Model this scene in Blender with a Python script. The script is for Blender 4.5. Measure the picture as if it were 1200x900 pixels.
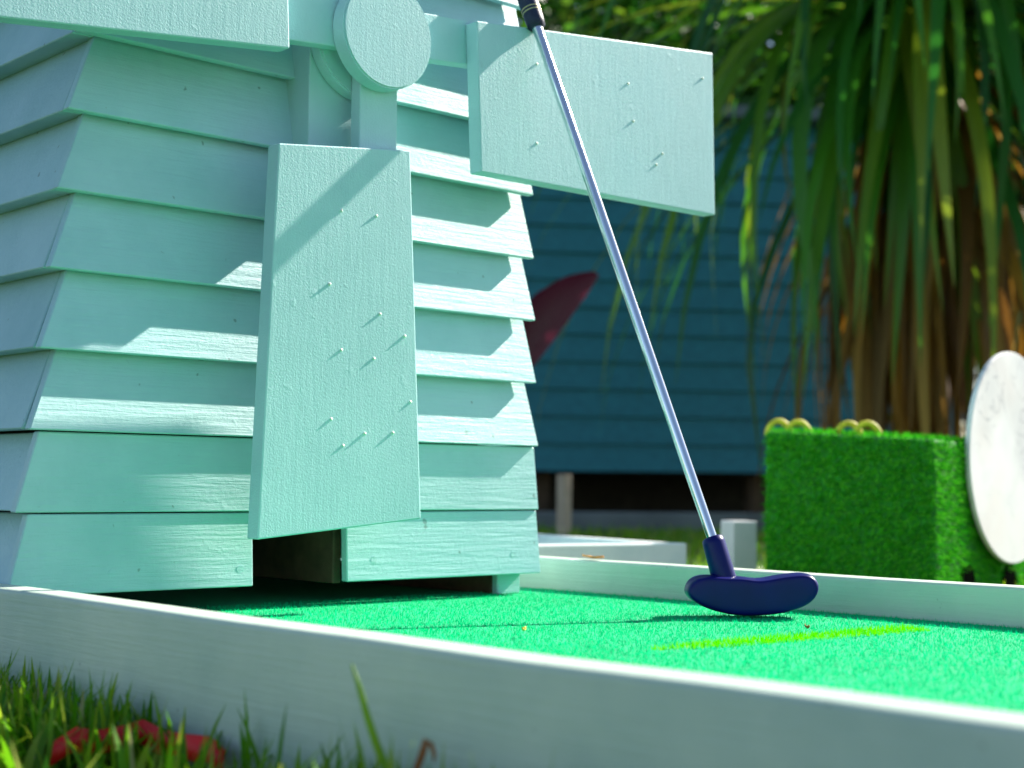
import bpy, bmesh, math, random
import numpy as np
from mathutils import Vector, Matrix
random.seed(7); rng = np.random.default_rng(7)
sc = bpy.context.scene
for o in list(bpy.data.objects): bpy.data.objects.remove(o)
COL = sc.collection

# ---------------------------------------------------------------- camera, light, exposure
F_PX = 1760.3; PITCH = .0666; YAW = .743; ROLL = .0093; CAM = Vector((0, 0, .105))
fw = Vector((math.sin(YAW)*math.cos(PITCH), math.cos(YAW)*math.cos(PITCH), math.sin(PITCH)))
r0 = Vector((math.cos(YAW), -math.sin(YAW), 0)); u0 = r0.cross(fw)
rt = r0*math.cos(ROLL)+u0*math.sin(ROLL); up = -r0*math.sin(ROLL)+u0*math.cos(ROLL)
cd = bpy.data.cameras.new('camera'); cam = bpy.data.objects.new('camera', cd); COL.objects.link(cam)
m = Matrix((rt, up, -fw)).transposed().to_4x4(); m.translation = CAM; cam.matrix_world = m
cd.sensor_fit = 'HORIZONTAL'; cd.sensor_width = 36; cd.lens = F_PX/1200*36
cd.clip_start = .01; cd.clip_end = 500
cd.dof.use_dof = True; cd.dof.focus_distance = 1.15; cd.dof.aperture_fstop = cd.lens/7.4; cd.dof.aperture_blades = 0
sc.camera = cam

SUN = Vector((1, -.0915, .71)).normalized()
w = bpy.data.worlds.new('World'); sc.world = w; w.use_nodes = True
nt = w.node_tree; bg = nt.nodes['Background']
sky = nt.nodes.new('ShaderNodeTexSky'); sky.sky_type = 'NISHITA'; sky.sun_disc = False
sky.sun_elevation = math.asin(SUN.z); sky.sun_rotation = math.atan2(SUN.x, SUN.y)
sky.air_density = 1.0; sky.dust_density = .6; sky.ozone_density = 1.5
nt.links.new(sky.outputs[0], bg.inputs[0]); bg.inputs[1].default_value = .067
sl = bpy.data.lights.new('sun', 'SUN'); sl.energy = 5.0; sl.angle = math.radians(.5); sl.color = (1, .93, .82)
so = bpy.data.objects.new('sun', sl); COL.objects.link(so)
so.rotation_euler = SUN.to_track_quat('Z', 'Y').to_euler()
sc.view_settings.view_transform = 'Standard'; sc.view_settings.look = 'None'
sc.view_settings.exposure = 1.45; sc.view_settings.gamma = 1; sc.view_settings.use_curve_mapping = False

# ---------------------------------------------------------------- pixel helpers (photo pixels -> points on known planes / depths)
def ray(x, y): return fw*F_PX+rt*(x-600)+up*(450-y)
def on(ax, v, x, y):
    d = ray(x, y); return CAM+d*((v-CAM[ax])/d[ax])
def at(x, y, depth):
    return CAM+ray(x, y)*(depth/F_PX)

# ---------------------------------------------------------------- materials
def mat(name): 
    M = bpy.data.materials.new(name); M.use_nodes = True
    return M, M.node_tree, M.node_tree.nodes['Principled BSDF']
def N(t, k, **kw):
    n = t.nodes.new(k)
    for a, b in kw.items():
        if a in n.inputs.keys(): n.inputs[a].default_value = b
        else: setattr(n, a, b)
    return n
def ramp(t, src, stops):
    r = t.nodes.new('ShaderNodeValToRGB'); t.links.new(src, r.inputs[0])
    while len(r.color_ramp.elements) < len(stops): r.color_ramp.elements.new(.5)
    for e, (p, c) in zip(r.color_ramp.elements, stops): e.position = p; e.color = (*c, 1)
    return r
def coords(t, scale=(1, 1, 1), kind='Object', rot=(0, 0, 0)):
    tc = t.nodes.new('ShaderNodeTexCoord'); mp = t.nodes.new('ShaderNodeMapping')
    mp.inputs['Scale'].default_value = scale; mp.inputs['Rotation'].default_value = rot
    t.links.new(tc.outputs[kind], mp.inputs[0]); return mp.outputs[0]
def paint(name, c, grain=(3, 60, 60), grain_amt=.35, pebble=0.25, pebble_scale=320, rough=.42, dirt=.12):
    """brushed / rolled house paint: grain lines, pebbly roller texture, chips and grime"""
    M, t, b = mat(name)
    v = coords(t, grain); g = N(t, 'ShaderNodeTexNoise', Scale=6., Detail=6., Roughness=.65); t.links.new(v, g.inputs[0])
    v2 = coords(t); p = N(t, 'ShaderNodeTexNoise', Scale=float(pebble_scale), Detail=3., Roughness=.6); t.links.new(v2, p.inputs[0])
    big = N(t, 'ShaderNodeTexNoise', Scale=9., Detail=5., Roughness=.6); t.links.new(v2, big.inputs[0])
    spk = N(t, 'ShaderNodeTexNoise', Scale=75., Detail=2.); t.links.new(v2, spk.inputs[0])
    dk = tuple(x*k for x, k in zip(c, (.78, .86, .87)))
    r1 = ramp(t, big.outputs[0], [(.30, dk), (.62, c)])
    r2 = ramp(t, spk.outputs[0], [(.245, (.30, .33, .28)), (.27, (1, 1, 1))])
    mx = N(t, 'ShaderNodeMix', data_type='RGBA', blend_type='MULTIPLY'); mx.inputs[0].default_value = dirt*5
    t.links.new(r1.outputs[0], mx.inputs[6]); t.links.new(r2.outputs[0], mx.inputs[7]); t.links.new(mx.outputs[2], b.inputs['Base Color'])
    oi = t.nodes.new('ShaderNodeObjectInfo'); tv = ramp(t, oi.outputs['Random'], [(0, (.90, .91, .92)), (.5, (1, 1, 1)), (1, (1.0, .97, .95))])
    m3 = N(t, 'ShaderNodeMix', data_type='RGBA', blend_type='MULTIPLY'); m3.inputs[0].default_value = 1
    t.links.new(mx.outputs[2], m3.inputs[6]); t.links.new(tv.outputs[0], m3.inputs[7]); t.links.new(m3.outputs[2], b.inputs['Base Color'])
    b1 = N(t, 'ShaderNodeBump', Strength=grain_amt, Distance=.002); t.links.new(g.outputs[0], b1.inputs['Height'])
    b2 = N(t, 'ShaderNodeBump', Strength=pebble, Distance=.0012); t.links.new(p.outputs[0], b2.inputs['Height'])
    dr = ramp(t, spk.outputs[0], [(.69, (0, 0, 0)), (.78, (1, 1, 1))])
    b3 = N(t, 'ShaderNodeBump', Strength=.18, Distance=.0008); t.links.new(dr.outputs[0], b3.inputs['Height'])
    t.links.new(b1.outputs[0], b2.inputs['Normal']); t.links.new(b2.outputs[0], b3.inputs['Normal']); t.links.new(b3.outputs[0], b.inputs['Normal'])
    rr = ramp(t, big.outputs[0], [(.3, (rough+.15,)*3), (.7, (rough-.06,)*3)]); t.links.new(rr.outputs[0], b.inputs['Roughness'])
    return M
AQUA = (.44, .69, .72)
M_board = paint('board_paint', AQUA, (2.5, 40, 40), .45, .18, 260)
M_sail = paint('sail_paint', AQUA, (40, 40, 4), .12, .27, 620, .38, .02)
M_rail = paint('rail_paint', (.58, .67, .57), (60, 2, 60), .35, .12, 240, .4)
M_white = paint('old_white_paint', (.72, .74, .74), (20, 20, 20), .2, .2, 200, .5)
M_block = paint('block_paint', (.62, .64, .68), (20, 20, 20), .2, .2, 200, .5)
def plain(name, c, rough=.5, metal=0., var=.25, vs=30., bump=0., coat=0.):
    M, t, b = mat(name); v = coords(t)
    n = N(t, 'ShaderNodeTexNoise', Scale=float(vs), Detail=5.); t.links.new(v, n.inputs[0])
    r = ramp(t, n.outputs[0], [(.3, tuple(x*(1-var) for x in c)), (.7, tuple(min(1, x*(1+var*.6)) for x in c))])
    t.links.new(r.outputs[0], b.inputs['Base Color']); b.inputs['Roughness'].default_value = rough
    b.inputs['Metallic'].default_value = metal; b.inputs['Coat Weight'].default_value = coat
    if bump:
        bp = N(t, 'ShaderNodeBump', Strength=bump, Distance=.002); t.links.new(n.outputs[0], bp.inputs['Height']); t.links.new(bp.outputs[0], b.inputs['Normal'])
    return M
M_steel = plain('chrome', (.78, .79, .8), .10, 1., .05, 60)
M_navy = plain('navy_rubber', (.001, .003, .11), .36, 0, .2, 40, .05, .0); M_navy.node_tree.nodes['Principled BSDF'].inputs['Specular IOR Level'].default_value = .22
M_grip = plain('grip_rubber', (.006, .012, .05), .55, 0, .3, 200, .3)
M_gold = plain('gold_print', (.6, .5, .25), .4, .3, .1)
M_nail = plain('nail_metal', (.80, .80, .72), .35, .0, .1)
M_dark = plain('bare_wood_and_shade', (.10, .055, .03), .8, 0, .4, 60, .3)  # unpainted skid wood; its dark tone also paints the tunnel's shade
M_core = plain('dark_filler', (.05, .045, .035), .9, 0, .3, 20)  # dark tone stands in for shade inside the tower and under the shed
M_red = plain('red_plastic', (.80, .006, .003), .5, 0, .2, 60, .2)
M_dry = plain('dry_leaf', (.28, .09, .02), .7, 0, .4, 120, .3)
M_stake = plain('stake_wood', (.50, .38, .27), .7, 0, .3, 20, .2)
M_loop = plain('yellow_rope', (.55, .50, .02), .6, 0, .3, 60, .3)
M_trunk = plain('bark', (.10, .065, .04), .9, 0, .5, 12, .8)
M_trunk2 = plain('tree_bark', (.07, .05, .035), .9, 0, .5, 12, .8)
M_slab = plain('concrete', (.17, .19, .19), .85, 0, .3, 4, .2)

def leafmat(name, cols, trans=.35, rough=.45, scale=3.0, objinfo=True):
    M, t, b = mat(name)
    oi = t.nodes.new('ShaderNodeObjectInfo'); at_ = t.nodes.new('ShaderNodeAttribute'); at_.attribute_name = 'tint'
    if objinfo: src = oi.outputs['Random']
    else: src = at_.outputs['Fac']
    n = len(cols); r = ramp(t, src, [(i/max(1, n-1), c) for i, c in enumerate(cols)])
    t.links.new(r.outputs[0], b.inputs['Base Color']); b.inputs['Roughness'].default_value = rough
    if rough > .95: b.inputs['Specular IOR Level'].default_value = .05
    tr = N(t, 'ShaderNodeBsdfTranslucent'); t.links.new(r.outputs[0], tr.inputs[0])
    ms = N(t, 'ShaderNodeMixShader'); ms.inputs[0].default_value = trans
    out = t.nodes['Material Output']; t.links.new(b.outputs[0], ms.inputs[1]); t.links.new(tr.outputs[0], ms.inputs[2]); t.links.new(ms.outputs[0], out.inputs[0])
    return M
M_grass = leafmat('grass_blades', [(.02, .12, .004), (.06, .24, .006), (.13, .36, .008), (.26, .46, .012), (.42, .50, .05), (.50, .45, .20)], .6, .4, objinfo=False)
M_frond = leafmat('green_fronds', [(.015, .11, .012), (.03, .18, .016), (.07, .26, .014), (.13, .30, .012), (.22, .26, .015)], .45, .35)
M_dead = leafmat('brown_fronds', [(.14, .06, .010), (.30, .15, .015), (.44, .22, .02), (.24, .14, .04), (.52, .32, .06)], .4, .6)
M_crown = leafmat('tree_leaves', [(.01, .07, .006), (.03, .14, .008), (.07, .22, .010), (.20, .34, .02)], .55, .4, objinfo=False)
M_maroon = leafmat('maroon_leaves', [(.07, .006, .02), (.12, .012, .035), (.17, .03, .06)], .3, .4)
M_turf_f = leafmat('turf_fibres', [(.0, .50, .19), (.0, .63, .26), (.0, .74, .33)], .3, 1., objinfo=False)
M_box_f = leafmat('box_turf_fibres', [(.012, .22, .008), (.04, .40, .012), (.13, .56, .03)], .3, 1., objinfo=False)

LA, LB = on(2, 0, 765, 762), on(2, 0, 1075, 737)     # painted line on the turf
def turfmat():
    M, t, b = mat('green_turf'); v = coords(t)
    n = N(t, 'ShaderNodeTexNoise', Scale=700., Detail=2.); t.links.new(v, n.inputs[0])
    n2 = N(t, 'ShaderNodeTexNoise', Scale=7., Detail=4.); t.links.new(v, n2.inputs[0])
    r = ramp(t, n.outputs[0], [(.3, (.0, .40, .16)), (.7, (.0, .58, .26))])
    r2 = ramp(t, n2.outputs[0], [(.3, (.8, .85, .8)), (.65, (1, 1, 1))])
    mx = N(t, 'ShaderNodeMix', data_type='RGBA', blend_type='MULTIPLY'); mx.inputs[0].default_value = 1
    t.links.new(r.outputs[0], mx.inputs[6]); t.links.new(r2.outputs[0], mx.inputs[7])
    t.links.new(mx.outputs[2], b.inputs['Base Color']); b.inputs['Roughness'].default_value = .9
    bp = N(t, 'ShaderNodeBump', Strength=.8, Distance=.003); t.links.new(n.outputs[0], bp.inputs['Height']); t.links.new(bp.outputs[0], b.inputs['Normal'])
    return M
M_turf = turfmat()
M_line = leafmat('yellow_line_fibres', [(.06, .75, .0), (.13, .80, .0), (.32, .82, .0)], .25, 1., objinfo=False)
M_soil = plain('lawn_soil', (.045, .075, .02), .95, 0, .6, 14, .5)

def teal():
    M, t, b = mat('teal_weatherboard'); v = coords(t, (1.2, 14, 14))
    n = N(t, 'ShaderNodeTexNoise', Scale=3., Detail=5.); t.links.new(v, n.inputs[0])
    r = ramp(t, n.outputs[0], [(.3, (.012, .155, .20)), (.7, (.018, .21, .26))]); t.links.new(r.outputs[0], b.inputs['Base Color'])
    b.inputs['Roughness'].default_value = .55
    return M
M_teal = teal()

# white disc with faded grey swirls (flat print)
def discmat():
    M, t, b = mat('printed_disc'); v = coords(t, (1, 1, 1))
    n = N(t, 'ShaderNodeTexNoise', Scale=13., Detail=2., Distortion=2.2); t.links.new(v, n.inputs[0])
    a = N(t, 'ShaderNodeMath', operation='SUBTRACT'); a.inputs[1].default_value = .5; t.links.new(n.outputs[0], a.inputs[0])
    c = N(t, 'ShaderNodeMath', operation='ABSOLUTE'); t.links.new(a.outputs[0], c.inputs[0])
    r = ramp(t, c.outputs[0], [(.0, (.42, .43, .46)), (.012, (.50, .51, .53)), (.03, (.80, .80, .80))])
    n2 = N(t, 'ShaderNodeTexNoise', Scale=7., Detail=3.); t.links.new(v, n2.inputs[0])
    r2 = ramp(t, n2.outputs[0], [(.42, (1, 1, 1)), (.58, (.0, .0, .0))])
    n3 = N(t, 'ShaderNodeTexNoise', Scale=5., Detail=3.); t.links.new(v, n3.inputs[0])
    r3 = ramp(t, n3.outputs[0], [(.35, (.62, .64, .67)), (.55, (.82, .82, .82)), (.72, (.80, .74, .72))])
    mx = N(t, 'ShaderNodeMix', data_type='RGBA', blend_type='MIX'); t.links.new(r2.outputs[0], mx.inputs[0])
    t.links.new(r3.outputs[0], mx.inputs[6]); 
    m2 = N(t, 'ShaderNodeMix', data_type='RGBA', blend_type='MULTIPLY'); m2.inputs[0].default_value = .9
    t.links.new(r3.outputs[0], m2.inputs[6]); t.links.new(r.outputs[0], m2.inputs[7]); t.links.new(m2.outputs[2], mx.inputs[7])
    t.links.new(mx.outputs[2], b.inputs['Base Color']); b.inputs['Roughness'].default_value = .5
    return M
M_disc = discmat()

# ---------------------------------------------------------------- mesh helpers
def link(name, me, M, parent=None, smooth=False):
    o = bpy.data.objects.new(name, me); COL.objects.link(o)
    if M and not me.materials: me.materials.append(M)
    if parent: o.parent = parent; o.matrix_parent_inverse = parent.matrix_world.inverted()
    if smooth:
        for p in me.polygons: p.use_smooth = True
    return o
def fromlists(name, V, Fc, M, parent=None, smooth=False):
    me = bpy.data.meshes.new(name); me.from_pydata([tuple(v) for v in V], [], Fc); me.update()
    return link(name, me, M, parent, smooth)
def frombm(name, bm, M, parent=None, smooth=False, bevel=0, seg=2):
    bmesh.ops.recalc_face_normals(bm, faces=bm.faces)
    if bevel: bmesh.ops.bevel(bm, geom=bm.edges[:], offset=bevel, segments=seg, affect='EDGES', profile=.5, clamp_overlap=True)
    me = bpy.data.meshes.new(name); bm.to_mesh(me); bm.free()
    return link(name, me, M, parent, smooth)
def hexa(bm, c8):
    v = [bm.verts.new(c) for c in c8]
    for f in ((0, 1, 2, 3), (4, 5, 6, 7), (0, 1, 5, 4), (1, 2, 6, 5), (2, 3, 7, 6), (3, 0, 4, 7)): bm.faces.new([v[i] for i in f])
    return v
def box(bm, a, b):
    return hexa(bm, [(a[0], a[1], a[2]), (b[0], a[1], a[2]), (b[0], b[1], a[2]), (a[0], b[1], a[2]), (a[0], a[1], b[2]), (b[0], a[1], b[2]), (b[0], b[1], b[2]), (a[0], b[1], b[2])])
def tube(bm, pts, rad, n=16, cap=True):
    pts = [Vector(p) for p in pts]; rings = []
    rr = list(rad) if hasattr(rad, '__len__') else [rad]*len(pts)
    if cap:      # extra rings close to the ends keep the smooth shading of the sides clean
        pts = [pts[0], pts[0].lerp(pts[1], .01)]+pts[1:-1]+[pts[-1].lerp(pts[-2], .01), pts[-1]]
        rr = [rr[0], rr[0]+(rr[1]-rr[0])*.01]+rr[1:-1]+[rr[-1]+(rr[-2]-rr[-1])*.01, rr[-1]]
    rad = rr
    for i, p in enumerate(pts):
        d = (pts[min(i+1, len(pts)-1)]-pts[max(i-1, 0)]).normalized()
        a = d.orthogonal().normalized() if i == 0 else (a-d*a.dot(d)).normalized()
        b = d.cross(a); r_ = rad[i] if hasattr(rad, '__len__') else rad
        rings.append([bm.verts.new(p+(a*math.cos(2*math.pi*k/n)+b*math.sin(2*math.pi*k/n))*r_) for k in range(n)])
    for A, B in zip(rings, rings[1:]):
        for k in range(n): bm.faces.new((A[k], A[(k+1) % n], B[(k+1) % n], B[k]))
    if cap: bm.faces.new(rings[0][::-1]); bm.faces.new(rings[-1])
def prism(bm, poly, d):      # poly: list of Vector, d: Vector extrusion
    n = len(poly); A = [bm.verts.new(p) for p in poly]; B = [bm.verts.new(Vector(p)+d) for p in poly]
    bm.faces.new(A); bm.faces.new(B[::-1])
    for i in range(n): bm.faces.new((A[i], B[i], B[(i+1) % n], A[(i+1) % n]))
def empty(name, loc):
    o = bpy.data.objects.new(name, None); COL.objects.link(o); o.location = loc
    o.empty_display_size = .05; bpy.context.view_layer.update(); return o
def tag(o, label=None, cat=None, group=None, kind=None):
    if label: o['label'] = label
    if cat: o['category'] = cat
    if group: o['group'] = group
    if kind: o['kind'] = kind
    return o
def blades(name, base, length, width, azim, lean, tint, M, parent=None, segs=3, curl=.6, upvec=None):
    """many tapered curved blades in one mesh (arrays of n); upvec: per-blade normal (default +Z)"""
    n = len(base); az = azim; d = np.stack([np.cos(az), np.sin(az), np.zeros(n)], 1); s = np.stack([-np.sin(az), np.cos(az), np.zeros(n)], 1)
    U = np.tile([0, 0, 1.], (n, 1)) if upvec is None else upvec
    if upvec is not None:
        s = np.cross(U, rng.normal(size=(n, 3))); s /= np.linalg.norm(s, axis=1)[:, None]; d = np.cross(s, U)
    V = []; T = []
    for k in range(segs+1):
        t = k/segs; ang = lean*(1-curl)+lean*curl*2*t*.5
        h = length*t
        c = base+U*(h*np.cos(ang))[:, None]+d*(h*np.sin(ang))[:, None]
        wd = width*(1-t)**.6 if k else width*.8
        if k < segs: V.append(c-s*(wd/2)[:, None]); V.append(c+s*(wd/2)[:, None]); T += [tint, tint]
        else: V.append(c); T.append(tint)
    V = np.stack(V, 1); T = np.stack(T, 1); m_ = V.shape[1]
    fc = []
    for k in range(segs-1): fc.append((2*k, 2*k+1, 2*k+3, 2*k+2))
    q = np.array(fc, int).reshape(-1, 4) if fc else np.zeros((0, 4), int)
    tri = np.array([[2*(segs-1), 2*(segs-1)+1, 2*segs]])
    off = (np.arange(n)*m_)[:, None, None]
    Q = (q[None]+off).reshape(-1, 4); Tr = (tri[None]+off).reshape(-1, 3)
    me = bpy.data.meshes.new(name); VV = V.reshape(-1, 3)
    me.vertices.add(len(VV)); me.vertices.foreach_set('co', VV.ravel())
    loops = np.concatenate([Q.ravel(), Tr.ravel()]); tot = np.concatenate([np.full(len(Q), 4), np.full(len(Tr), 3)])
    me.loops.add(len(loops)); me.loops.foreach_set('vertex_index', loops.astype(np.int32))
    me.polygons.add(len(tot)); st = np.concatenate([[0], np.cumsum(tot)[:-1]])
    me.polygons.foreach_set('loop_start', st.astype(np.int32)); me.polygons.foreach_set('loop_total', tot.astype(np.int32))
    a = me.attributes.new('tint', 'FLOAT', 'POINT'); a.data.foreach_set('value', T.reshape(-1).astype(np.float32))
    me.update(calc_edges=True); me.validate()
    return link(name, me, M, parent)

# ---------------------------------------------------------------- ground
GZ = -.058
XF0, XF1, XB, ZR = .4400, .4660, 1.0589, .0308
gs = 150
g = fromlists('lawn_ground', [(-gs, -gs, GZ), (gs, -gs, GZ), (gs, gs, GZ), (-gs, gs, GZ)], [(0, 1, 2, 3)], M_soil); tag(g, kind='structure')
bm = bmesh.new(); box(bm, (XF1+.0005, -.75, -.05), (XB-.0005, 2.1, 0)); t_ = frombm('putting_turf', bm, M_turf); tag(t_, kind='structure')
# short pile on the turf, painted line in yellow-green pile
n = 150000
bx = rng.uniform(XF1+.002, XB-.002, n); by = rng.uniform(.22, 1.10, n)
keep = (rng.random(n) < np.clip(1.25-.5*np.hypot(bx, by), .35, 1)); bx, by = bx[keep], by[keep]; n = len(bx)
ab = np.array([LB.x-LA.x, LB.y-LA.y]); L = np.linalg.norm(ab); ab /= L
al = (bx-LA.x)*ab[0]+(by-LA.y)*ab[1]; pe = (bx-LA.x)*-ab[1]+(by-LA.y)*ab[0]
onl = (al > 0) & (al < L) & (np.abs(pe) < .017*np.clip(al/.05, .3, 1)*rng.uniform(.7, 1.2, n))
def turf_pile(name, sel, M, hs=1.):
    k = sel.sum(); base = np.stack([bx[sel], by[sel], np.full(k, -.0005)], 1)
    o = blades(name, base, hs*rng.uniform(.0022, .0038, k), hs*rng.uniform(.0008, .0013, k), rng.uniform(0, 6.28, k), rng.uniform(.2, .9, k), np.clip(rng.random(k)*.55+.28+.22*np.sin(base[:, 0]*11+2*np.sin(base[:, 1]*7))*np.sin(base[:, 1]*13+1), 0, 1), M, t_, segs=1)
    o['kind'] = 'stuff'
turf_pile('turf_pile', ~onl, M_turf_f); turf_pile('painted_line', onl, M_line, 1.5)

# ---------------------------------------------------------------- course rails
def rail(x0, x1, y0, y1, label):
    bm = bmesh.new(); ys = np.linspace(y0, y1, 26); rings = []
    for y in ys:
        e = .0008*math.sin(y*7+x0*30)+.0006*math.sin(y*23)
        rings.append([bm.verts.new(c) for c in ((x0+e, y, GZ-.002), (x1+e*.4, y, GZ-.002), (x1+e*.4, y, ZR+e*.5), (x0+e, y, ZR+e*.5))])
    for A, B in zip(rings, rings[1:]):
        for k in range(4): bm.faces.new((A[k], A[(k+1) % 4], B[(k+1) % 4], B[k]))
    bm.faces.new(rings[0]); bm.faces.new(rings[-1])
    bmesh.ops.recalc_face_normals(bm, faces=bm.faces)
    ed = [e for e in bm.edges if abs((e.verts[0].co-e.verts[1].co).normalized().y) > .9]
    bmesh.ops.bevel(bm, geom=ed, offset=.0035, segments=4, affect='EDGES', profile=.5)
    o = frombm('course_rail', bm, M_rail); 
    for p in o.data.polygons: p.use_smooth = True
    tag(o, label, 'rail', 'rails of the putting course'); return o
rail(XF0, XF1, -.8, 2.1, 'white timber rail between the lawn grass and the green turf')
rail(XB, XB+.026, -.8, 2.1, 'white timber rail behind the putter head, against the turf edge')

# ---------------------------------------------------------------- windmill
YF = 1.0466; Z0 = .0207; PZ = .0606; LIP = .0145; TH = .0085; ND = 13
wm = empty('windmill', (.7364, YF+.27, 0))
tag(wm, 'pale aqua wooden toy windmill with lapped boards and four flared sails', 'windmill')
def xw(z): return .7364+.0288*(z-Z0), .2666-.0711*(z-Z0)
YC = YF+.2666
def half(z): return xw(z)[1]
zs_front = []
for k in range(ND):
    z = Z0+PZ*k; zt = z+PZ+.004; xc, hw = xw(z); hw2 = hw-.0065; hs2 = hw-.017; dz = random.uniform(-.0012, .0012)
    j = [random.uniform(-.0012, .0012) for _ in range(4)]
    th = TH
    def plank(xa0, xb0, xa1, xb1, jj=j):
        bm = bmesh.new()
        yb, yt = (YF+jj[2]*.5, YF+LIP+jj[3]*.4) if k > 1 else (YF+.0015+.001*k, YF+.0045+.001*k)
        hexa(bm, [(xa0, yb, z+dz), (xb0, yb, z+dz), (xb0, yb+th, z+dz), (xa0, yb+th, z+dz), (xa1, yt, zt), (xb1, yt, zt), (xb1, yt+th, zt), (xa1, yt+th, zt)])
        return frombm('board', bm, M_board, wm, bevel=.0009, seg=1)
    if k == 1: zt = z+PZ-.0012; hw2 = hw-.004
    if k == 0: hw2 = hw-.004
    if k == 0:      # doorway: the bottom front board is in two pieces
        zt = z+PZ-.0015
        tl, tr = .6788, .7733
        plank(xc-hw, tl, xc-hw+.016, tl); plank(tr, xc+hw, tr, xc+hw2)
    else:
        plank(xc-hw+j[0], xc+hw+j[1], xc-hw+(.027 if k > 1 else .018)+j[0], xc+hw2+j[1])
    # back
    bm = bmesh.new(); yb = YC+hw; yt = YC+hw2
    def bk(a0, b0, a1, b1):
        bm = bmesh.new(); hexa(bm, [(a0, yb-th, z), (b0, yb-th, z), (b0, yb, z), (a0, yb, z), (a1, yt-th, zt), (b1, yt-th, zt), (b1, yt, zt), (a1, yt, zt)])
        frombm('board', bm, M_board, wm, bevel=.0009, seg=1)
    bm.free()
    if k == 0: bk(xc-hw, .6788, xc-hw2, .6788); bk(.7733, xc+hw, .7733, xc+hw2)
    else: bk(xc-hw, xc+hw, xc-hw2, xc+hw2)
    # sides, ends stop just short of the front boards
    for s in (-1, 1):
        hs2, tw_ = (hw-.026, .021) if s == -1 else (hw-.017, .013)
        bm = bmesh.new(); xo, xi = xc+s*(hw-.002), xc+s*(hw-.002-tw_); xo2, xi2 = xc+s*(hs2-.002), xc+s*(hs2-.002-th)
        f0 = YF+TH+.005+random.uniform(0, .002) if k else YF+TH+.001; f1 = YF+LIP+TH+.0006
        hexa(bm, [(xo, f0, z+.001+dz), (xo, yb-th-.001, z+.001), (xi, yb-th-.001, z+.001), (xi, f0, z+.001+dz), (xo2, f1, zt), (xo2, yt-th-.001, zt), (xi2, yt-th-.001, zt), (xi2, f1, zt)])
        frombm('board', bm, M_board, wm, bevel=.0009, seg=1)
# filler box added to keep the inside dark (ball tunnel left open), frames, skids
bm = bmesh.new(); zt = Z0+PZ*ND
def core_ring(z, h): xc = xw(z)[0]; return [(xc-h, YC-h, z), (xc+h, YC-h, z), (xc+h, YC+h, z), (xc-h, YC+h, z)]
hexa(bm, core_ring(Z0+PZ, half(Z0+PZ)-.038)+core_ring(zt, half(zt)-.038)); frombm('core', bm, M_core, wm)
for x0, x1 in ((.6700, .6788), (.7733, .782)):
    bm = bmesh.new(); box(bm, (x0, YF+LIP+.008, Z0-.003), (x1, YC+.22, Z0+PZ-.003)); frombm('tunnel_side', bm, M_dark, wm, bevel=.001, seg=1)  # boards darkened in colour to imitate the shade inside the tunnel
for x0, x1 in ((.50, .535), (.965, .995)):
    bm = bmesh.new(); box(bm, (x0, YF+.0305, 0), (x1, YC+.22, Z0-.0015)); frombm('skid', bm, M_dark, wm, bevel=.0015, seg=1)  # unpainted wood, also coloured dark for the shade beneath the tower
    bm = bmesh.new(); box(bm, (x0, YF+.022, 0), (x1, YF+.030, Z0-.0012)); frombm('skid_end', bm, M_board, wm, bevel=.001, seg=1)
# roof
bm = bmesh.new(); xc, hw = xw(zt); e = .03
bot = [(xc-hw-e, YC-hw-e, zt), (xc+hw+e, YC-hw-e, zt), (xc+hw+e, YC+hw+e, zt), (xc-hw-e, YC+hw+e, zt)]
top = [(xc-.01, YC-.01, zt+.22), (xc+.01, YC-.01, zt+.22), (xc+.01, YC+.01, zt+.22), (xc-.01, YC+.01, zt+.22)]
hexa(bm, bot+top); frombm('roof', bm, M_board, wm, bevel=.002)
# knots / screw plugs on the bottom boards
for x, y in ((130, 672), (280, 667), (437, 656), (600, 650)):
    p = on(1, YF+.004, x, y); p.y = YF+.0015+.003*(p.z-Z0)/(PZ-.0015)+.0003; bm = bmesh.new()
    tube(bm, [p+Vector((0, .001, 0)), p+Vector((0, -.0005, 0))], .0034, 14); frombm('screw_plug', bm, M_board, wm, bevel=.0005)

YP, YD, YS, YB_ = 1.026, 1.012, .998, .982
hl, hr, hb = on(1, YB_, 402.7, 27), on(1, YB_, 505.5, 45), on(1, YB_, 455, 103.5)
HR = (hr.x-hl.x)/2; HUB = Vector(((hl.x+hr.x)/2, 0, hb.z+HR))
px0 = on(1, YP, 362, 130).x
bm = bmesh.new(); box(bm, (px0, YP, .375), (px0+.085, YF+.02, .62)); frombm('bearing_post', bm, M_sail, wm, bevel=.0012)
def disc(name, r_, y0, y1, M, n=64):
    bm = bmesh.new(); prism(bm, [Vector((HUB.x+r_*math.cos(2*math.pi*k/n), y0, HUB.z+r_*math.sin(2*math.pi*k/n))) for k in range(n)], Vector((0, y1-y0, 0)))
    bmesh.ops.recalc_face_normals(bm, faces=bm.faces)
    ed = [e for e in bm.edges if abs(e.verts[0].co.y-e.verts[1].co.y) < 1e-5]
    bmesh.ops.bevel(bm, geom=ed, offset=.0015, segments=2, affect='EDGES')
    return frombm(name, bm, M, wm)
disc('hub_back_disc', HR+.004, YD, YP-.0003, M_sail); disc('hub_front_disc', HR, YB_-.001, YS+.0004, M_sail)
th0 = math.radians(5.2); dx = Vector((math.cos(th0), 0, math.sin(th0))); dz_ = Vector((-math.sin(th0), 0, math.cos(th0)))
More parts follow.
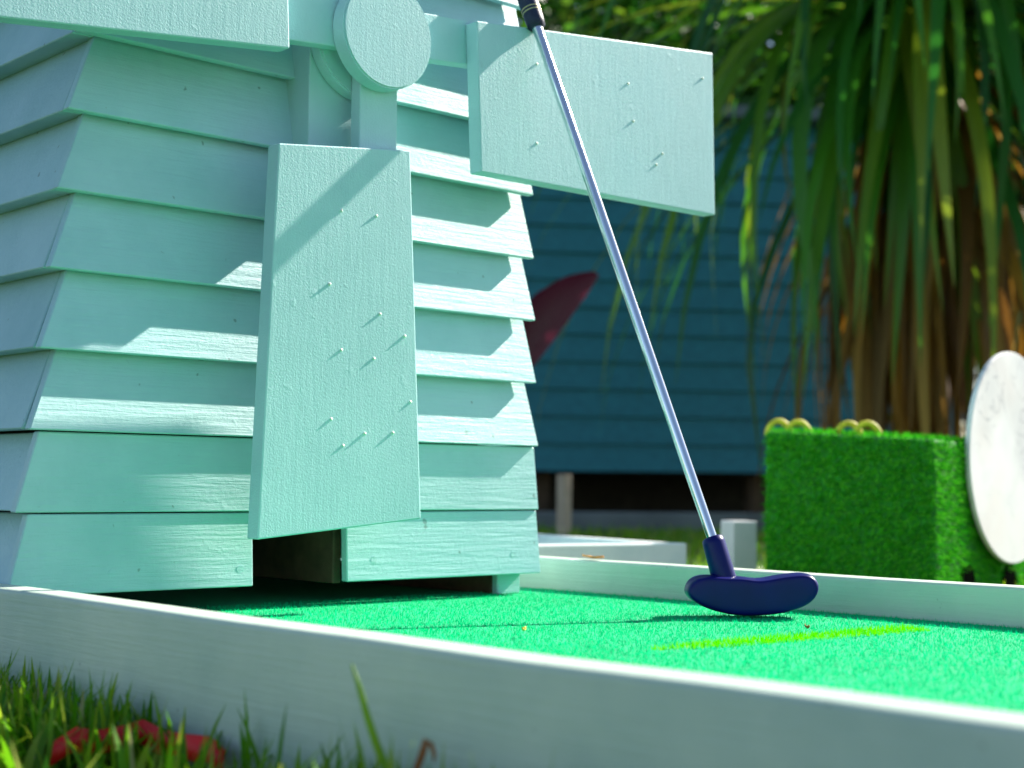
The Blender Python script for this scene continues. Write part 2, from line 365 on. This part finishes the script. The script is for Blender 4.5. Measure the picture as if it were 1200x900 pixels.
def spar(c0, c1, wd, y0, y1, name='sail_spar'):
    c0, c1 = Vector(c0), Vector(c1); d = (c1-c0).normalized(); s = d.cross(Vector((0, 1, 0)))*(wd/2)
    bm = bmesh.new(); prism(bm, [c0-s+Vector((0, y0, 0)), c1-s+Vector((0, y0, 0)), c1+s+Vector((0, y0, 0)), c0+s+Vector((0, y0, 0))], Vector((0, y1-y0, 0)))
    return frombm(name, bm, M_sail, wm, bevel=.001)
sv0, sv1 = on(1, YS, 422, 130), on(1, YS, 466, 130); svx = (sv0.x+sv1.x)/2
spar(HUB-dx*.16+Vector((0, 0, .008)), HUB+dx*.16+Vector((0, 0, .008)), .0405, YS, YD-.0004)
spar((svx, 0, .31), (svx, 0, HUB.z-.013), .0395, YS+.0004, YD-.0007)
spar((svx, 0, HUB.z+.0295), (svx, 0, .66), .0395, YS+.0004, YD-.0007)
def flip(p): return Vector((2*HUB.x-p.x, p.y, 2*HUB.z-p.z))
Bq = [on(1, YB_, *q) for q in ((327, 167.5), (481, 176), (493.5, 608), (302, 632.5))]
Rq = [on(1, YB_, *q) for q in ((559, 24), (835, 62), (838, 252), (564, 201.3))]
SAILS = []
for q, lab in ((Bq, 'lower'), (Rq, 'side'), ([flip(p) for p in Rq], 'side'), ([flip(p) for p in Bq], 'upper')):
    bm = bmesh.new(); prism(bm, q, Vector((0, YS-YB_-.0004, 0))); SAILS.append(frombm('sail', bm, M_sail, wm, bevel=.0012, seg=2))
def nails(sail, pts):
    for i, (x, y) in enumerate(pts):
        p = on(1, YB_, x, y); bm = bmesh.new(); l = random.uniform(.0006, .0016)
        tube(bm, [p+Vector((0, .002, 0)), p+Vector((0, -l*.6, 0)), p+Vector((.0002, -l, .0002))], [.0015, .0013, .0007], 8)
        frombm('nail_tip', bm, M_nail, sail, smooth=True)
nails(SAILS[0], [(400, 247), (441, 253), (386, 333), (445, 368), (474, 394), (400, 410), (438, 420), (388, 491), (460, 507), (427, 508), (402, 522), (481, 471)])
nails(SAILS[1], [(629, 75), (736, 98), (742, 142), (776, 180), (769, 193), (629, 168), (823, 92)])

# ---------------------------------------------------------------- putter
PB = on(2, 0, 872, 724); dep = (PB-CAM).dot(fw); k_ = dep/F_PX
Hx = Vector((rt.x, rt.y, 0)).normalized(); Hy = Vector((0, 0, 1)).cross(Hx)   # Hy points away from the camera
pt = empty('putter', PB); tag(pt, 'mini golf putter with blue head and chrome shaft leaning on a windmill sail', 'putter')
out = [(803, 697), (804.5, 690), (808, 684), (814, 679.5), (823, 677), (838, 677), (852, 678.5), (866, 678), (878, 679.5), (888, 681), (900, 679.5), (914, 676.5), (930, 674), (944, 673), (952, 675.5), (957.5, 682), (959, 689), (957, 698), (950, 707), (938, 714), (920, 719.5), (900, 722.5), (880, 724), (860, 723.2), (842, 720), (826, 715), (813, 708.5), (806, 703)]
def hp(x, y, d=0): return PB+Hx*((x-872)*k_)+Vector((0, 0, (724-y)*k_*1.0))+Hy*d
cx_, cy_ = 880, 699
V = []; rings = [(-.0115, .80), (-.0105, .90), (-.008, .965), (-.004, .995), (.004, 1.0), (.014, .99), (.020, .96), (.0235, .88), (.0245, .78)]
n = len(out)
for d, s in rings:
    for x, y in out: V.append(hp(cx_+(x-cx_)*(1-(1-s)*.45), cy_+(y-cy_)*(1-(1-s)*.9)-(0), d))
Fc = [tuple(range(n))[::-1], tuple(range((len(rings)-1)*n, len(rings)*n))]
for i in range(len(rings)-1):
    for k in range(n): Fc.append((i*n+k, i*n+(k+1) % n, (i+1)*n+(k+1) % n, (i+1)*n+k))
zmin = min(v.z for v in V); V = [v-Vector((0, 0, zmin-.0015)) for v in V]
hd = fromlists('head', V, Fc, M_navy, pt, True); hd.modifiers.new('s', 'SUBSURF').levels = 1; hd.modifiers['s'].render_levels = 2
top_pt = on(1, YB_-.0062, 628.5, 30)           # where the shaft rests on the sail's top edge
low_pt = hp(853, 690, .006)
hos_t = at(834.5, 630, (hp(840, 640, .006)-CAM).dot(fw)+.002)
axis = (top_pt-hos_t).normalized()
bm = bmesh.new(); b0 = low_pt
tube(bm, [b0, b0.lerp(hos_t, .3), hos_t-axis*.004, hos_t-axis*.001, hos_t], [.0105, .0098, .0092, .0086, .0072], 24)
hz = frombm('hosel', bm, M_navy, pt, True)
bm = bmesh.new(); tube(bm, [hos_t-axis*.02, hos_t.lerp(top_pt, .5), top_pt+axis*.05], [.0042, .0046, .0050], 24); frombm('shaft', bm, M_steel, pt, True)
g0 = top_pt+axis*-.003
bm = bmesh.new(); tube(bm, [g0, g0+axis*.002, g0+axis*.01, g0+axis*.12, g0+axis*.235, g0+axis*.24], [.0058, .0082, .0088, .0105, .0118, .0095], 28)
gp = frombm('grip', bm, M_grip, pt, True)
for a in (.016, .0195):
    bm = bmesh.new(); c = g0+axis*a; tube(bm, [c, c+axis*.0009], .0092, 28, True); frombm('gold_ring', bm, M_gold, gp)

# ---------------------------------------------------------------- neighbouring course frame, block, box, disc
cor = at(805, 636, 1.97); cor.z = .030
la = at(625, 638, 1.86); da = (Vector((la.x, la.y, 0))-Vector((cor.x, cor.y, 0))).normalized()
db = Vector((0, 0, 1)).cross(da)*-1
if db.dot(fw) < 0: db = -db
nf = empty('low_course_frame', (cor.x, cor.y, GZ)); tag(nf, 'low white timber frame of a second course beyond the putting turf', 'course frame')
def plk(p0, d, ln, nrm, wd, z0, z1, name, M, par):
    bm = bmesh.new(); P = [p0, p0+d*ln, p0+d*ln+nrm*wd, p0+nrm*wd]
    hexa(bm, [(p.x, p.y, z0) for p in P]+[(p.x, p.y, z1) for p in P]); return frombm(name, bm, M, par, bevel=.002)
plk(cor, da, 1.0, db, .028, GZ, .030, 'frame_rail', M_white, nf)
plk(cor+db*.0285, db, .9, da, .028, GZ, .0295, 'frame_rail', M_white, nf)
plk(cor+db*.0285+da*.0285, da, .95, db, .85, GZ, .004, 'deck', plain('deck_paint', (.30, .55, .55), .6), nf)
pb = at(872, 664, 2.35)
bm = bmesh.new(); P = Vector((pb.x, pb.y, 0)); a1 = Hx*.5+Hy*.12; a1.normalize(); a2 = Vector((0, 0, 1)).cross(a1)
z1 = at(872, 611, 2.35).z
P0 = P-a1*.018
hexa(bm, [(*(P0+a1*i*.04+a2*jv*.055).xy, zz) for zz in (GZ, z1) for i, jv in ((0, 0), (1, 0), (1, 1), (0, 1))])
b_ = frombm('timber_block', bm, M_block, bevel=.002); tag(b_, 'short white painted timber block beside the turf-covered box', 'block')

bc_ = at(1096, 600, 1.95)           # near vertical corner of the turf box
BA = math.radians(13); ex = Vector((math.cos(BA), math.sin(BA), 0)); ey = Vector((-math.sin(BA), math.cos(BA), 0))
B0 = Vector((bc_.x, bc_.y, 0)); xlen = .46
def pxy(p): v = p-CAM; return 600+F_PX*v.dot(rt)/v.dot(fw), 450-F_PX*v.dot(up)/v.dot(fw)
zn = at(1096, 515, 1.95).z
lo, hi = 0., 1.
for _ in range(50):
    mid = (lo+hi)/2
    if pxy(B0+ey*mid+Vector((0, 0, .1)))[0] > 897: lo = mid
    else: hi = mid
ylen = lo; zf = zn
for _ in range(60): zf += (pxy(B0+ey*ylen+Vector((0, 0, zf)))[1]-505)*.0006
def bp(u_, v_, z): q = B0+ex*u_+ey*v_; return Vector((q.x, q.y, z))
tb = empty('turf_box', bp(xlen/2, ylen/2, GZ)); tag(tb, 'box covered in bright green artificial turf with black plates for arched holes', 'box')
bm = bmesh.new()
hexa(bm, [bp(0, 0, GZ), bp(xlen, 0, GZ), bp(xlen, ylen, GZ), bp(0, ylen, GZ), bp(0, 0, zn), bp(xlen, 0, zn), bp(xlen, ylen, zf), bp(0, ylen, zf)])
M_boxg = plain('box_turf', (.012, .20, .012), .9, 0, .4, 150, .5)
frombm('turf_shell', bm, M_boxg, tb, bevel=.003)
def on_face(px_, py_, v_):     # point on the plane parallel to the box end face, v_ behind it
    d = ray(px_, py_); q = B0+ey*v_; t = (q-CAM).dot(ey)/d.dot(ey); return CAM+d*t
M_hole = plain('hole_shade_black', (.003, .004, .003), 1.); M_hole.node_tree.nodes['Principled BSDF'].inputs['Specular IOR Level'].default_value = 0
holes = []
for px_, r_ in ((1131, .03), (1180, .034)):
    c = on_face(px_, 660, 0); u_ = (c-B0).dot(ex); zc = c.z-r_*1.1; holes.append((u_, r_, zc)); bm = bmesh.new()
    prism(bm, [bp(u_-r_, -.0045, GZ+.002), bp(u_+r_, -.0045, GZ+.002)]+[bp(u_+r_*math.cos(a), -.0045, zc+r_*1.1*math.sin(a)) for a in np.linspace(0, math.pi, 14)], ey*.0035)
    frombm('hole_shade_plate', bm, M_hole, tb)  # black plate on the face imitates the dark inside of a hole
def bpn(u_, v_, z): return np.stack([B0.x+ex.x*u_+ey.x*v_, B0.y+ex.y*u_+ey.y*v_, z], 1)
n = 9000; v_ = rng.uniform(0, ylen, n); base = bpn(np.zeros(n), v_, GZ+rng.random(n)*(zn+(zf-zn)*v_/ylen-GZ))
n2 = 9000; u2 = rng.uniform(0, xlen, n2); z2 = rng.uniform(GZ, zn, n2); kk = np.ones(n2, bool)
for u_, r_, zc in holes: kk &= ~((np.abs(u2-u_) < r_) & (z2 < zc+r_*.8))
u2, z2 = u2[kk], z2[kk]; n2 = len(u2); b2 = bpn(u2, np.zeros(n2), z2)
n3 = 5000; v3 = rng.uniform(0, ylen, n3); b3 = bpn(rng.uniform(0, xlen, n3), v3, zn+(zf-zn)*v3/ylen)
B = np.concatenate([base, b2, b3]); Nn = np.concatenate([np.tile([-ex.x, -ex.y, -.3], (n, 1)), np.tile([-ey.x, -ey.y, -.3], (n2, 1)), np.tile([0, 0, 1.], (n3, 1))])
Nn /= np.linalg.norm(Nn, axis=1)[:, None]; k = len(B)
o = blades('turf_fibre', B, rng.uniform(.006, .012, k), rng.uniform(.002, .0035, k), np.zeros(k), rng.uniform(.2, 1., k), rng.random(k), M_box_f, tb, segs=1, upvec=Nn); o['kind'] = 'stuff'
# yellow loops on the box
for px_, py_, fv, r_, lb_ in ((915, 497, .86, .016, 'at its end near the white block'), (938, 499, .74, .016, 'at its end near the white block'), (997, 503, .45, .017, 'halfway towards the white disc'), (1019, 504, .34, .018, 'halfway towards the white disc')):
    vv = ylen*fv; zt_ = zn+(zf-zn)*fv; c = bp(.035, vv, zt_); s_ = (px_-pxy(c)[0])/F_PX*(c-CAM).dot(fw); c = c+ey*(-s_/abs(ey.dot(rt)))
    bm = bmesh.new(); pts = [Vector((c.x, c.y, zt_-.003))+Hx*(r_*math.cos(a))+Vector((0, 0, r_*1.25*math.sin(a))) for a in np.linspace(-.05, math.pi+.05, 14)]
    tube(bm, pts, .0042, 8); o = frombm('rope_loop', bm, M_loop, None, True)
    tag(o, 'yellow rope loop on the turf box, '+lb_, 'loop', 'yellow loops on the turf box '+lb_)
# white disc fixed in front of the box's end face
dc = on_face(1188, 536, -.026); R_ = .13
for _ in range(60): R_ *= 248/(pxy(dc-Vector((0, 0, R_)))[1]-pxy(dc+Vector((0, 0, R_)))[1])
wd_ = empty('round_sign', (dc.x, dc.y, dc.z-R_)); tag(wd_, 'round white disc with faded grey swirls in front of the turf box', 'disc')
bm = bmesh.new(); nn = 64; e5 = Vector((math.cos(math.radians(7)), math.sin(math.radians(7)), 0)); n5 = Vector((-e5.y, e5.x, 0))
prism(bm, [dc+e5*(R_*math.cos(2*math.pi*k/nn))+Vector((0, 0, R_*math.sin(2*math.pi*k/nn))) for k in range(nn)], n5*.007)
frombm('face', bm, M_disc, wd_, bevel=.0012)
bm = bmesh.new(); tube(bm, [dc+n5*.0072, dc+n5*.034], .02, 12); frombm('mounting_peg', bm, M_stake, wd_)

# ---------------------------------------------------------------- shed wall (teal weatherboards), slab edge, stake
def gpt(x, d): 
    v = at(x, 567, d); return Vector((v.x, v.y, 0))
S0, S1 = gpt(300, 6.9), gpt(1130, 7.3); sd = (S1-S0).normalized(); sn = Vector((0, 0, 1)).cross(sd)
if sn.dot(fw) < 0: sn = -sn
SL = (S1-S0).length
sh = empty('shed', (*(S0.lerp(S1, .5)).xy, GZ)); tag(sh, 'teal weatherboard shed raised above a dark gap behind the palm', 'shed')
def sbox(name, u0_, u1_, v0_, v1_, z0, z1, M, tilt=0.):
    bm = bmesh.new(); c = []
    for zz, tl in ((z0, 0), (z1, tilt)):
        for u_, v_ in ((u0_, v0_+tl), (u1_, v0_+tl), (u1_, v1_), (u0_, v1_)): q = S0+sd*u_+sn*v_; c.append((q.x, q.y, zz))
    hexa(bm, c); return frombm(name, bm, M, sh)
zb = .17; pz = .13; nb = 13
for i in range(nb): sbox('weatherboard', 0, SL, 0, .05, zb+pz*i, zb+pz*(i+1)+.004, M_teal, .018)
sbox('wall_core', .02, SL-.02, .055, 2.2, zb, zb+pz*nb, M_core)
sbox('roof', -.15, SL+.15, -.12, 2.4, zb+pz*nb+.006, zb+pz*nb+.06, plain('roof_sheet', (.12, .16, .16), .6))
u_ = .2
while u_ < SL: sbox('stump', u_, u_+.1, .25, .35, GZ, zb-.002, M_trunk); u_ += 1.1
sbox('shade_back', .02, SL-.02, 1.6, 1.65, GZ, zb-.002, M_core)  # dark sheet put in for the shade of the gap below the shed
C0, C1 = gpt(380, 5.0), gpt(1000, 5.2); cdv = (C1-C0).normalized(); cn = Vector((0, 0, 1)).cross(cdv)
if cn.dot(fw) < 0: cn = -cn
bm = bmesh.new(); q = [C0, C1, C1+cn*.12, C0+cn*.12]; hexa(bm, [(p.x, p.y, zz) for zz in (GZ, .012) for p in q]); o = frombm('garden_kerb', bm, M_slab, bevel=.006)
tag(o, 'long grey concrete garden kerb in front of the teal shed', 'kerb')
sp = at(661, 590, 4.6); bm = bmesh.new(); s0 = .017; zt_ = at(661, 556, 4.6).z
v = hexa(bm, [(sp.x-s0, sp.y-s0, GZ), (sp.x+s0, sp.y-s0, GZ), (sp.x+s0, sp.y+s0, GZ), (sp.x-s0, sp.y+s0, GZ), (sp.x-s0, sp.y-s0, zt_), (sp.x+s0, sp.y-s0, zt_), (sp.x+s0, sp.y+s0, zt_), (sp.x-s0, sp.y+s0, zt_)])
o = frombm('garden_stake', bm, M_stake, bevel=.003); tag(o, 'pale wooden stake standing in the ground before the teal shed', 'stake')

# ---------------------------------------------------------------- strap leaves: helper for palm, maroon plant
def strap(name, M, L, wd, droop, parent, loc, az, el, segs=9, twist=0., fold=.18):
    V = []; Fc = []; p = Vector((0, 0, 0)); e = el
    for i in range(segs+1):
        t = i/segs; d = Vector((math.cos(e), 0, math.sin(e))); nrm = Vector((-math.sin(e), 0, math.cos(e)))
        wv = wd*min(1, .45+2.2*t)*max(.03, (1-t**3.0)); tw = twist*t
        s = Vector((0, 1, 0))*math.cos(tw)+nrm*math.sin(tw)
        V += [p-s*wv/2+nrm*fold*wv, p, p+s*wv/2+nrm*fold*wv]
        p = p+d*(L/segs); e += droop[0]/segs if t < .45 else droop[1]/segs
        e = max(e, -math.pi/2-.08)
    for i in range(segs):
        a = 3*i
        Fc += [(a, a+1, a+4, a+3), (a+1, a+2, a+5, a+4)]
    me = bpy.data.meshes.new(name); me.from_pydata([tuple(x) for x in V], [], Fc); me.materials.append(M)
    for q in me.polygons: q.use_smooth = True
    return me
def place_leaf(name, me, parent, loc, az, sc_=1.):
    o = bpy.data.objects.new(name, me); COL.objects.link(o); o.parent = parent
    o.location = Vector(loc)-parent.location; o.rotation_euler = (random.uniform(-.12, .12), random.uniform(-.06, .06), az); o.scale = (sc_,)*3
    return o
PD = 5.2; PS = PD/4.3
pc = at(1075, -45, PD)
palm = empty('strap_leaf_palm', (pc.x, pc.y, GZ)); tag(palm, 'shaggy palm with drooping green strap leaves and a brown dead skirt', 'palm')
bm = bmesh.new(); H_ = pc.z-GZ
tube(bm, [Vector((pc.x+.02*math.sin(4*t), pc.y, GZ+H_*t)) for t in np.linspace(0, 1, 9)], [.11, .09, .085, .08, .08, .08, .085, .09, .07], 14)
frombm('trunk', bm, M_trunk, palm, True)
gm = [strap('leaf', M_frond, PS*1.25*random.uniform(.85, 1.12), PS*random.uniform(.034, .052), (-random.uniform(.8, 2.2), -random.uniform(1.2, 2.4)), None, None, 0, el, twist=random.uniform(-.15, .15), fold=.07) for el in np.linspace(-.75, 1.2, 26)]
dm = [strap('dead_leaf', M_dead, PS*random.uniform(.9, 1.25), PS*random.uniform(.026, .044), (-random.uniform(.8, 1.6), -random.uniform(.5, 1.2)), None, None, 0, el, twist=random.uniform(-1.2, 1.2)) for el in np.linspace(-1.35, -.55, 14)]
vw = math.atan2(-fw.y, -fw.x)
for i in range(290):
    az = vw+random.uniform(-1.75, 1.75)
    lp = (pc.x+random.uniform(-.05, .05), pc.y+random.uniform(-.05, .05), pc.z+PS*random.uniform(-.30, .12))
    place_leaf('leaf', random.choice(gm), palm, lp, az, random.uniform(.85, 1.28))
for i in range(280):
    az = vw+random.uniform(-1.7, 1.7)
    lp = (pc.x+random.uniform(-.06, .06), pc.y+random.uniform(-.06, .06), pc.z+PS*random.uniform(-.75, -.15))
    place_leaf('dead_leaf', random.choice(dm), palm, lp, az, random.uniform(.75, 1.05))

# maroon broad-leaved plant, mostly behind the windmill
mc = at(628, 560, 3.6); mp_ = empty('maroon_plant', (mc.x, mc.y, GZ)); tag(mp_, 'maroon broad-leaved plant peeking out behind the windmill boards', 'plant')
ra = math.atan2(rt.y, rt.x)
def mleaf(tip, root, wd):
    tip, root = Vector(tip), Vector(root); d = (tip-root); L = d.length; d.normalize(); s = d.cross(fw).normalized(); V = []; Fc = []
    for i in range(11):
        t = i/10; wv = wd*math.sin(math.pi*min(1, t*.9+.06))**.8*(1-.2*t); c = root+d*L*t+Vector((0, 0, .05*math.sin(math.pi*t)))
        V += [c-s*wv/2-fw*.18*wv, c, c+s*wv/2-fw*.18*wv]
    for i in range(10): a = 3*i; Fc += [(a, a+1, a+4, a+3), (a+1, a+2, a+5, a+4)]
    fromlists('leaf', V, Fc, M_maroon, mp_, True)
mleaf(at(699, 320, 3.55), at(596, 452, 3.65), .105)
mleaf(at(668, 336, 3.62), at(604, 440, 3.65), .09)
mleaf(at(560, 330, 3.6), at(600, 450, 3.65), .09)
mleaf(at(540, 400, 3.7), at(600, 450, 3.65), .09)
bm = bmesh.new(); tube(bm, [Vector((mc.x, mc.y, GZ)), at(606, 500, 3.66), at(600, 445, 3.65)], [.014, .011, .008], 8); frombm('stem', bm, M_trunk2, mp_, True)

# ---------------------------------------------------------------- trees behind
def tree(base, h, rad, n, label, leaf=.07, zlo=.35):
    t = empty('leafy_tree', (base.x, base.y, GZ)); tag(t, label, 'tree', 'trees behind the shed')
    bm = bmesh.new(); b0 = Vector((base.x, base.y, GZ))
    tube(bm, [b0, b0+Vector((.05, .03, h*.3)), b0+Vector((-.03, .06, h*.62)), b0+Vector((.02, 0, h*.9))], [.16, .12, .08, .03], 12)
    limbs = []
    for i in range(9):
        a = random.uniform(0, 6.28); s = b0+Vector((0, 0, h*random.uniform(.28, .65))); e = s+Vector((math.cos(a)*rad*.75, math.sin(a)*rad*.75, h*random.uniform(.08, .28)))
        tube(bm, [s, s.lerp(e, .5)+Vector((0, 0, .08)), e], [.05, .035, .012], 7); limbs.append(e)
    frombm('trunk', bm, M_trunk2, t, True)
    nc = 60; C_ = []
    while len(C_) < nc:
        q = rng.uniform(-1, 1, 3)
        if q@q < 1: C_.append(np.array([base.x, base.y, GZ+h*(zlo+1)/2])+q*[rad, rad, h*(1-zlo)/2])
    C_ = np.array(C_+[np.array(l) for l in limbs]); ci = rng.integers(0, len(C_), n)
    p = C_[ci]+rng.normal(size=(n, 3))*rad*.15
    nv = rng.normal(size=(n, 3))+[0, 0, .8]; nv /= np.linalg.norm(nv, axis=1)[:, None]
    a = np.cross(nv, rng.normal(size=(n, 3))); a /= np.linalg.norm(a, axis=1)[:, None]; b = np.cross(nv, a)
    l = leaf*rng.uniform(.7, 1.3, (n, 1)); V = np.stack([p-a*l, p-b*l*.42+nv*l*.1, p+a*l, p+b*l*.42+nv*l*.1], 1).reshape(-1, 3)
    me = bpy.data.meshes.new('crown'); me.vertices.add(4*n); me.vertices.foreach_set('co', V.ravel())
    me.loops.add(4*n); me.loops.foreach_set('vertex_index', np.arange(4*n, dtype=np.int32)); me.polygons.add(n)
    me.polygons.foreach_set('loop_start', np.arange(0, 4*n, 4, dtype=np.int32)); me.polygons.foreach_set('loop_total', np.full(n, 4, np.int32))
    at_ = me.attributes.new('tint', 'FLOAT', 'POINT'); ti = np.repeat(np.clip(rng.normal(.45, .25, n), 0, 1), 4); at_.data.foreach_set('value', ti.astype(np.float32))
    me.update(calc_edges=True); link('crown', me, M_crown, t)
tree(gpt(640, 9.4), 4.3, 1.7, 12000, 'dense dark green tree rising over the shed, left of the palm', .06, .2)
tree(gpt(870, 10.2), 4.6, 1.9, 12000, 'bushy green tree behind the shed roof and the palm crown', .06, .2)
tree(gpt(1190, 8.2), 4.2, 1.5, 14000, 'tall leafy tree beside the shed, right of the palm', .06, .08)
tree(gpt(1420, 9.0), 4.2, 1.8, 9000, 'leafy tree standing apart on the lawn, beyond the shed end', .06, .05)

# ---------------------------------------------------------------- lawn grass (stuff)
def lawn(name, xs, ys, n, hmin, hmax, wmin, wmax, mask=None, segs=4, patch=True):
    x = rng.uniform(*xs, n); y = rng.uniform(*ys, n)
    if patch:
        f_ = .5+.5*np.sin(x*37+np.sin(y*23)*2)*np.sin(y*31+np.cos(x*29)*2); k = rng.random(n) < .35+.65*f_; x, y = x[k], y[k]
    if mask is not None: k = mask(x, y); x, y = x[k], y[k]
    n = len(x); base = np.stack([x, y, np.full(n, GZ-.002)], 1)
    tint = np.clip(rng.beta(2.8, 1.9, n)*.82+(rng.random(n) < .06)*.35, 0, 1)
    o = blades(name, base, rng.uniform(hmin, hmax, n)*rng.uniform(.75, 1.1, n), rng.uniform(wmin, wmax, n), rng.uniform(0, 6.28, n), rng.uniform(.05, .95, n), tint, M_grass, None, segs=segs)
    return o
WP = at(150, 885, .73)
def worn(x, y): return (np.hypot((x-WP.x), (y-WP.y)) > .10) | (rng.random(len(x)) < .22)
o = lawn('lawn_grass', (-.5, XF0-.004), (.15, 1.75), 21000, .028, .052, .0042, .0088, mask=lambda x, y: (np.hypot(x, y) > .42) & (x > -.35+.2*y) & worn(x, y))
tag(o, 'green lawn grass growing along the outside of the near rail', 'grass', kind='stuff')
o = lawn('grass_tuft', (XF0-.075, XF0-.003), (.35, 1.5), 5200, .034, .060, .003, .0062, mask=lambda x, y: (y > .42+.12*np.sin(x*40)) & worn(x, y), patch=True)
tag(o, 'taller unmown grass tufts at the foot of the near rail', 'grass', kind='stuff')
o = lawn('lawn_grass', (XB+.03, 4.2), (.4, 4.4), 26000, .02, .05, .003, .007, mask=lambda x, y: np.hypot(x, y) < 5.2, segs=2, patch=False)
tag(o, 'yellowish lawn grass on the ground behind the far rail', 'grass', kind='stuff')
# a few stand-out blades against the rail
def one_blade(pts, wd, M, name, label, cat):
    P = [Vector(p) for p in pts]; V = []; Fc = []; n = len(P); s = Hx
    for i, p in enumerate(P):
        d = (P[min(i+1, n-1)]-P[max(i-1, 0)]).normalized(); s = d.cross(fw).normalized(); wv = wd*(1-(i/(n-1))**2.5*.75)
        V += [p-s*wv/2, p+fw*.12*wd, p+s*wv/2]
    for i in range(n-1): a = 3*i; Fc += [(a, a+1, a+4, a+3), (a+1, a+2, a+5, a+4)]
    o = fromlists(name, V, Fc, M, None, True); md = o.modifiers.new('t', 'SOLIDIFY'); md.thickness = .0003
    tag(o, label, cat); return o
M_tall = plain('bright_blade', (.22, .42, .02), .4, 0, .2, 40)  # plain bright green of the single tall blade
def bent(px, gap):      # pixel path standing a little in front of the rail's outer face, root in the soil
    depth = (on(0, XF0-gap, *px[len(px)//2])-CAM).dot(fw)
    pts = [at(x, y, depth) for x, y in px]; r_ = pts[0].copy(); r_.z = GZ-.001; return [r_]+pts, depth
one_blade(bent([(452, 900), (441, 872), (430, 838), (421, 806), (412, 779)], .03)[0], .0042, M_tall, 'tall_grass_blade', 'single tall bright grass blade rising against the near rail', 'grass blade')
pb_, dq = bent([(487, 905), (496, 880), (499, 868)], .025)
one_blade(pb_+[at(505, 872, dq), at(509, 884, dq), at(508, 893, dq)], .0034, M_dry, 'dry_blade', 'curled dry brown blade bent over beside the near rail', 'dry leaf')

# red strip lying in the grass
pts = [at(x, y, d) for x, y, d in ((60, 897, .80), (85, 884, .81), (110, 880, .82), (140, 878, .83), (165, 874, .835), (190, 880, .82), (215, 889, .80), (245, 896, .79), (262, 905, .78))]
V = []; Fc = []
for i, p in enumerate(pts):
    q = p+Vector((0, 0, .006+.002*math.sin(i*2.1))); e = Vector((0, 0, 1))*.0062+Hy*.004
    V += [q-e, q+e, q+e+Hy*.0008, q-e+Hy*.0008]
for i in range(len(pts)-1):
    for k in range(4): Fc.append((4*i+k, 4*i+(k+1) % 4, 4*i+4+(k+1) % 4, 4*i+4+k))
Fc += [(0, 3, 2, 1), tuple(4*(len(pts)-1)+k for k in range(4))]
o = fromlists('red_strip', V, Fc, M_red, None, True); tag(o, 'bright red plastic strip half buried in the lawn grass', 'strip')
# fallen leaf bits
def flat_leaf(p, l, wd, az, M, name, label):
    V = []; Fc = []
    for i in range(7):
        t = i/6; wv = wd*math.sin(math.pi*(t*.92+.04)); c = Vector((math.cos(az), math.sin(az), 0))*(l*(t-.5))+Vector((0, 0, .0015+.003*abs(t-.45))); s = Vector((-math.sin(az), math.cos(az), 0))
        V += [p+c-s*wv/2+Vector((0, 0, .001)), p+c, p+c+s*wv/2+Vector((0, 0, .0018))]
    for i in range(6): a = 3*i; Fc += [(a, a+1, a+4, a+3), (a+1, a+2, a+5, a+4)]
    o = fromlists(name, V, Fc, M, None, True); o.modifiers.new('t', 'SOLIDIFY').thickness = .0006; tag(o, label, 'leaf'); return o
M_or = plain('orange_leaf', (.60, .24, .04), .6, 0, .3, 200)
q = on(0, XB+.012, 695, 654); flat_leaf(Vector((XB+.012, q.y, ZR)), .032, .009, 1.5, M_or, 'fallen_leaf', 'small orange fallen leaf lying on top of the far rail')
q = on(2, .004, 614, 741); flat_leaf(Vector((q.x, q.y, .003)), .006, .003, .4, M_loop, 'leaf_scrap', 'tiny yellow leaf scrap lying on the turf before the windmill')
q = on(2, .004, 946, 738); flat_leaf(Vector((q.x, q.y, .003)), .005, .003, 1.4, M_dry, 'leaf_scrap', 'tiny brown leaf scrap on the turf beside the putter head')
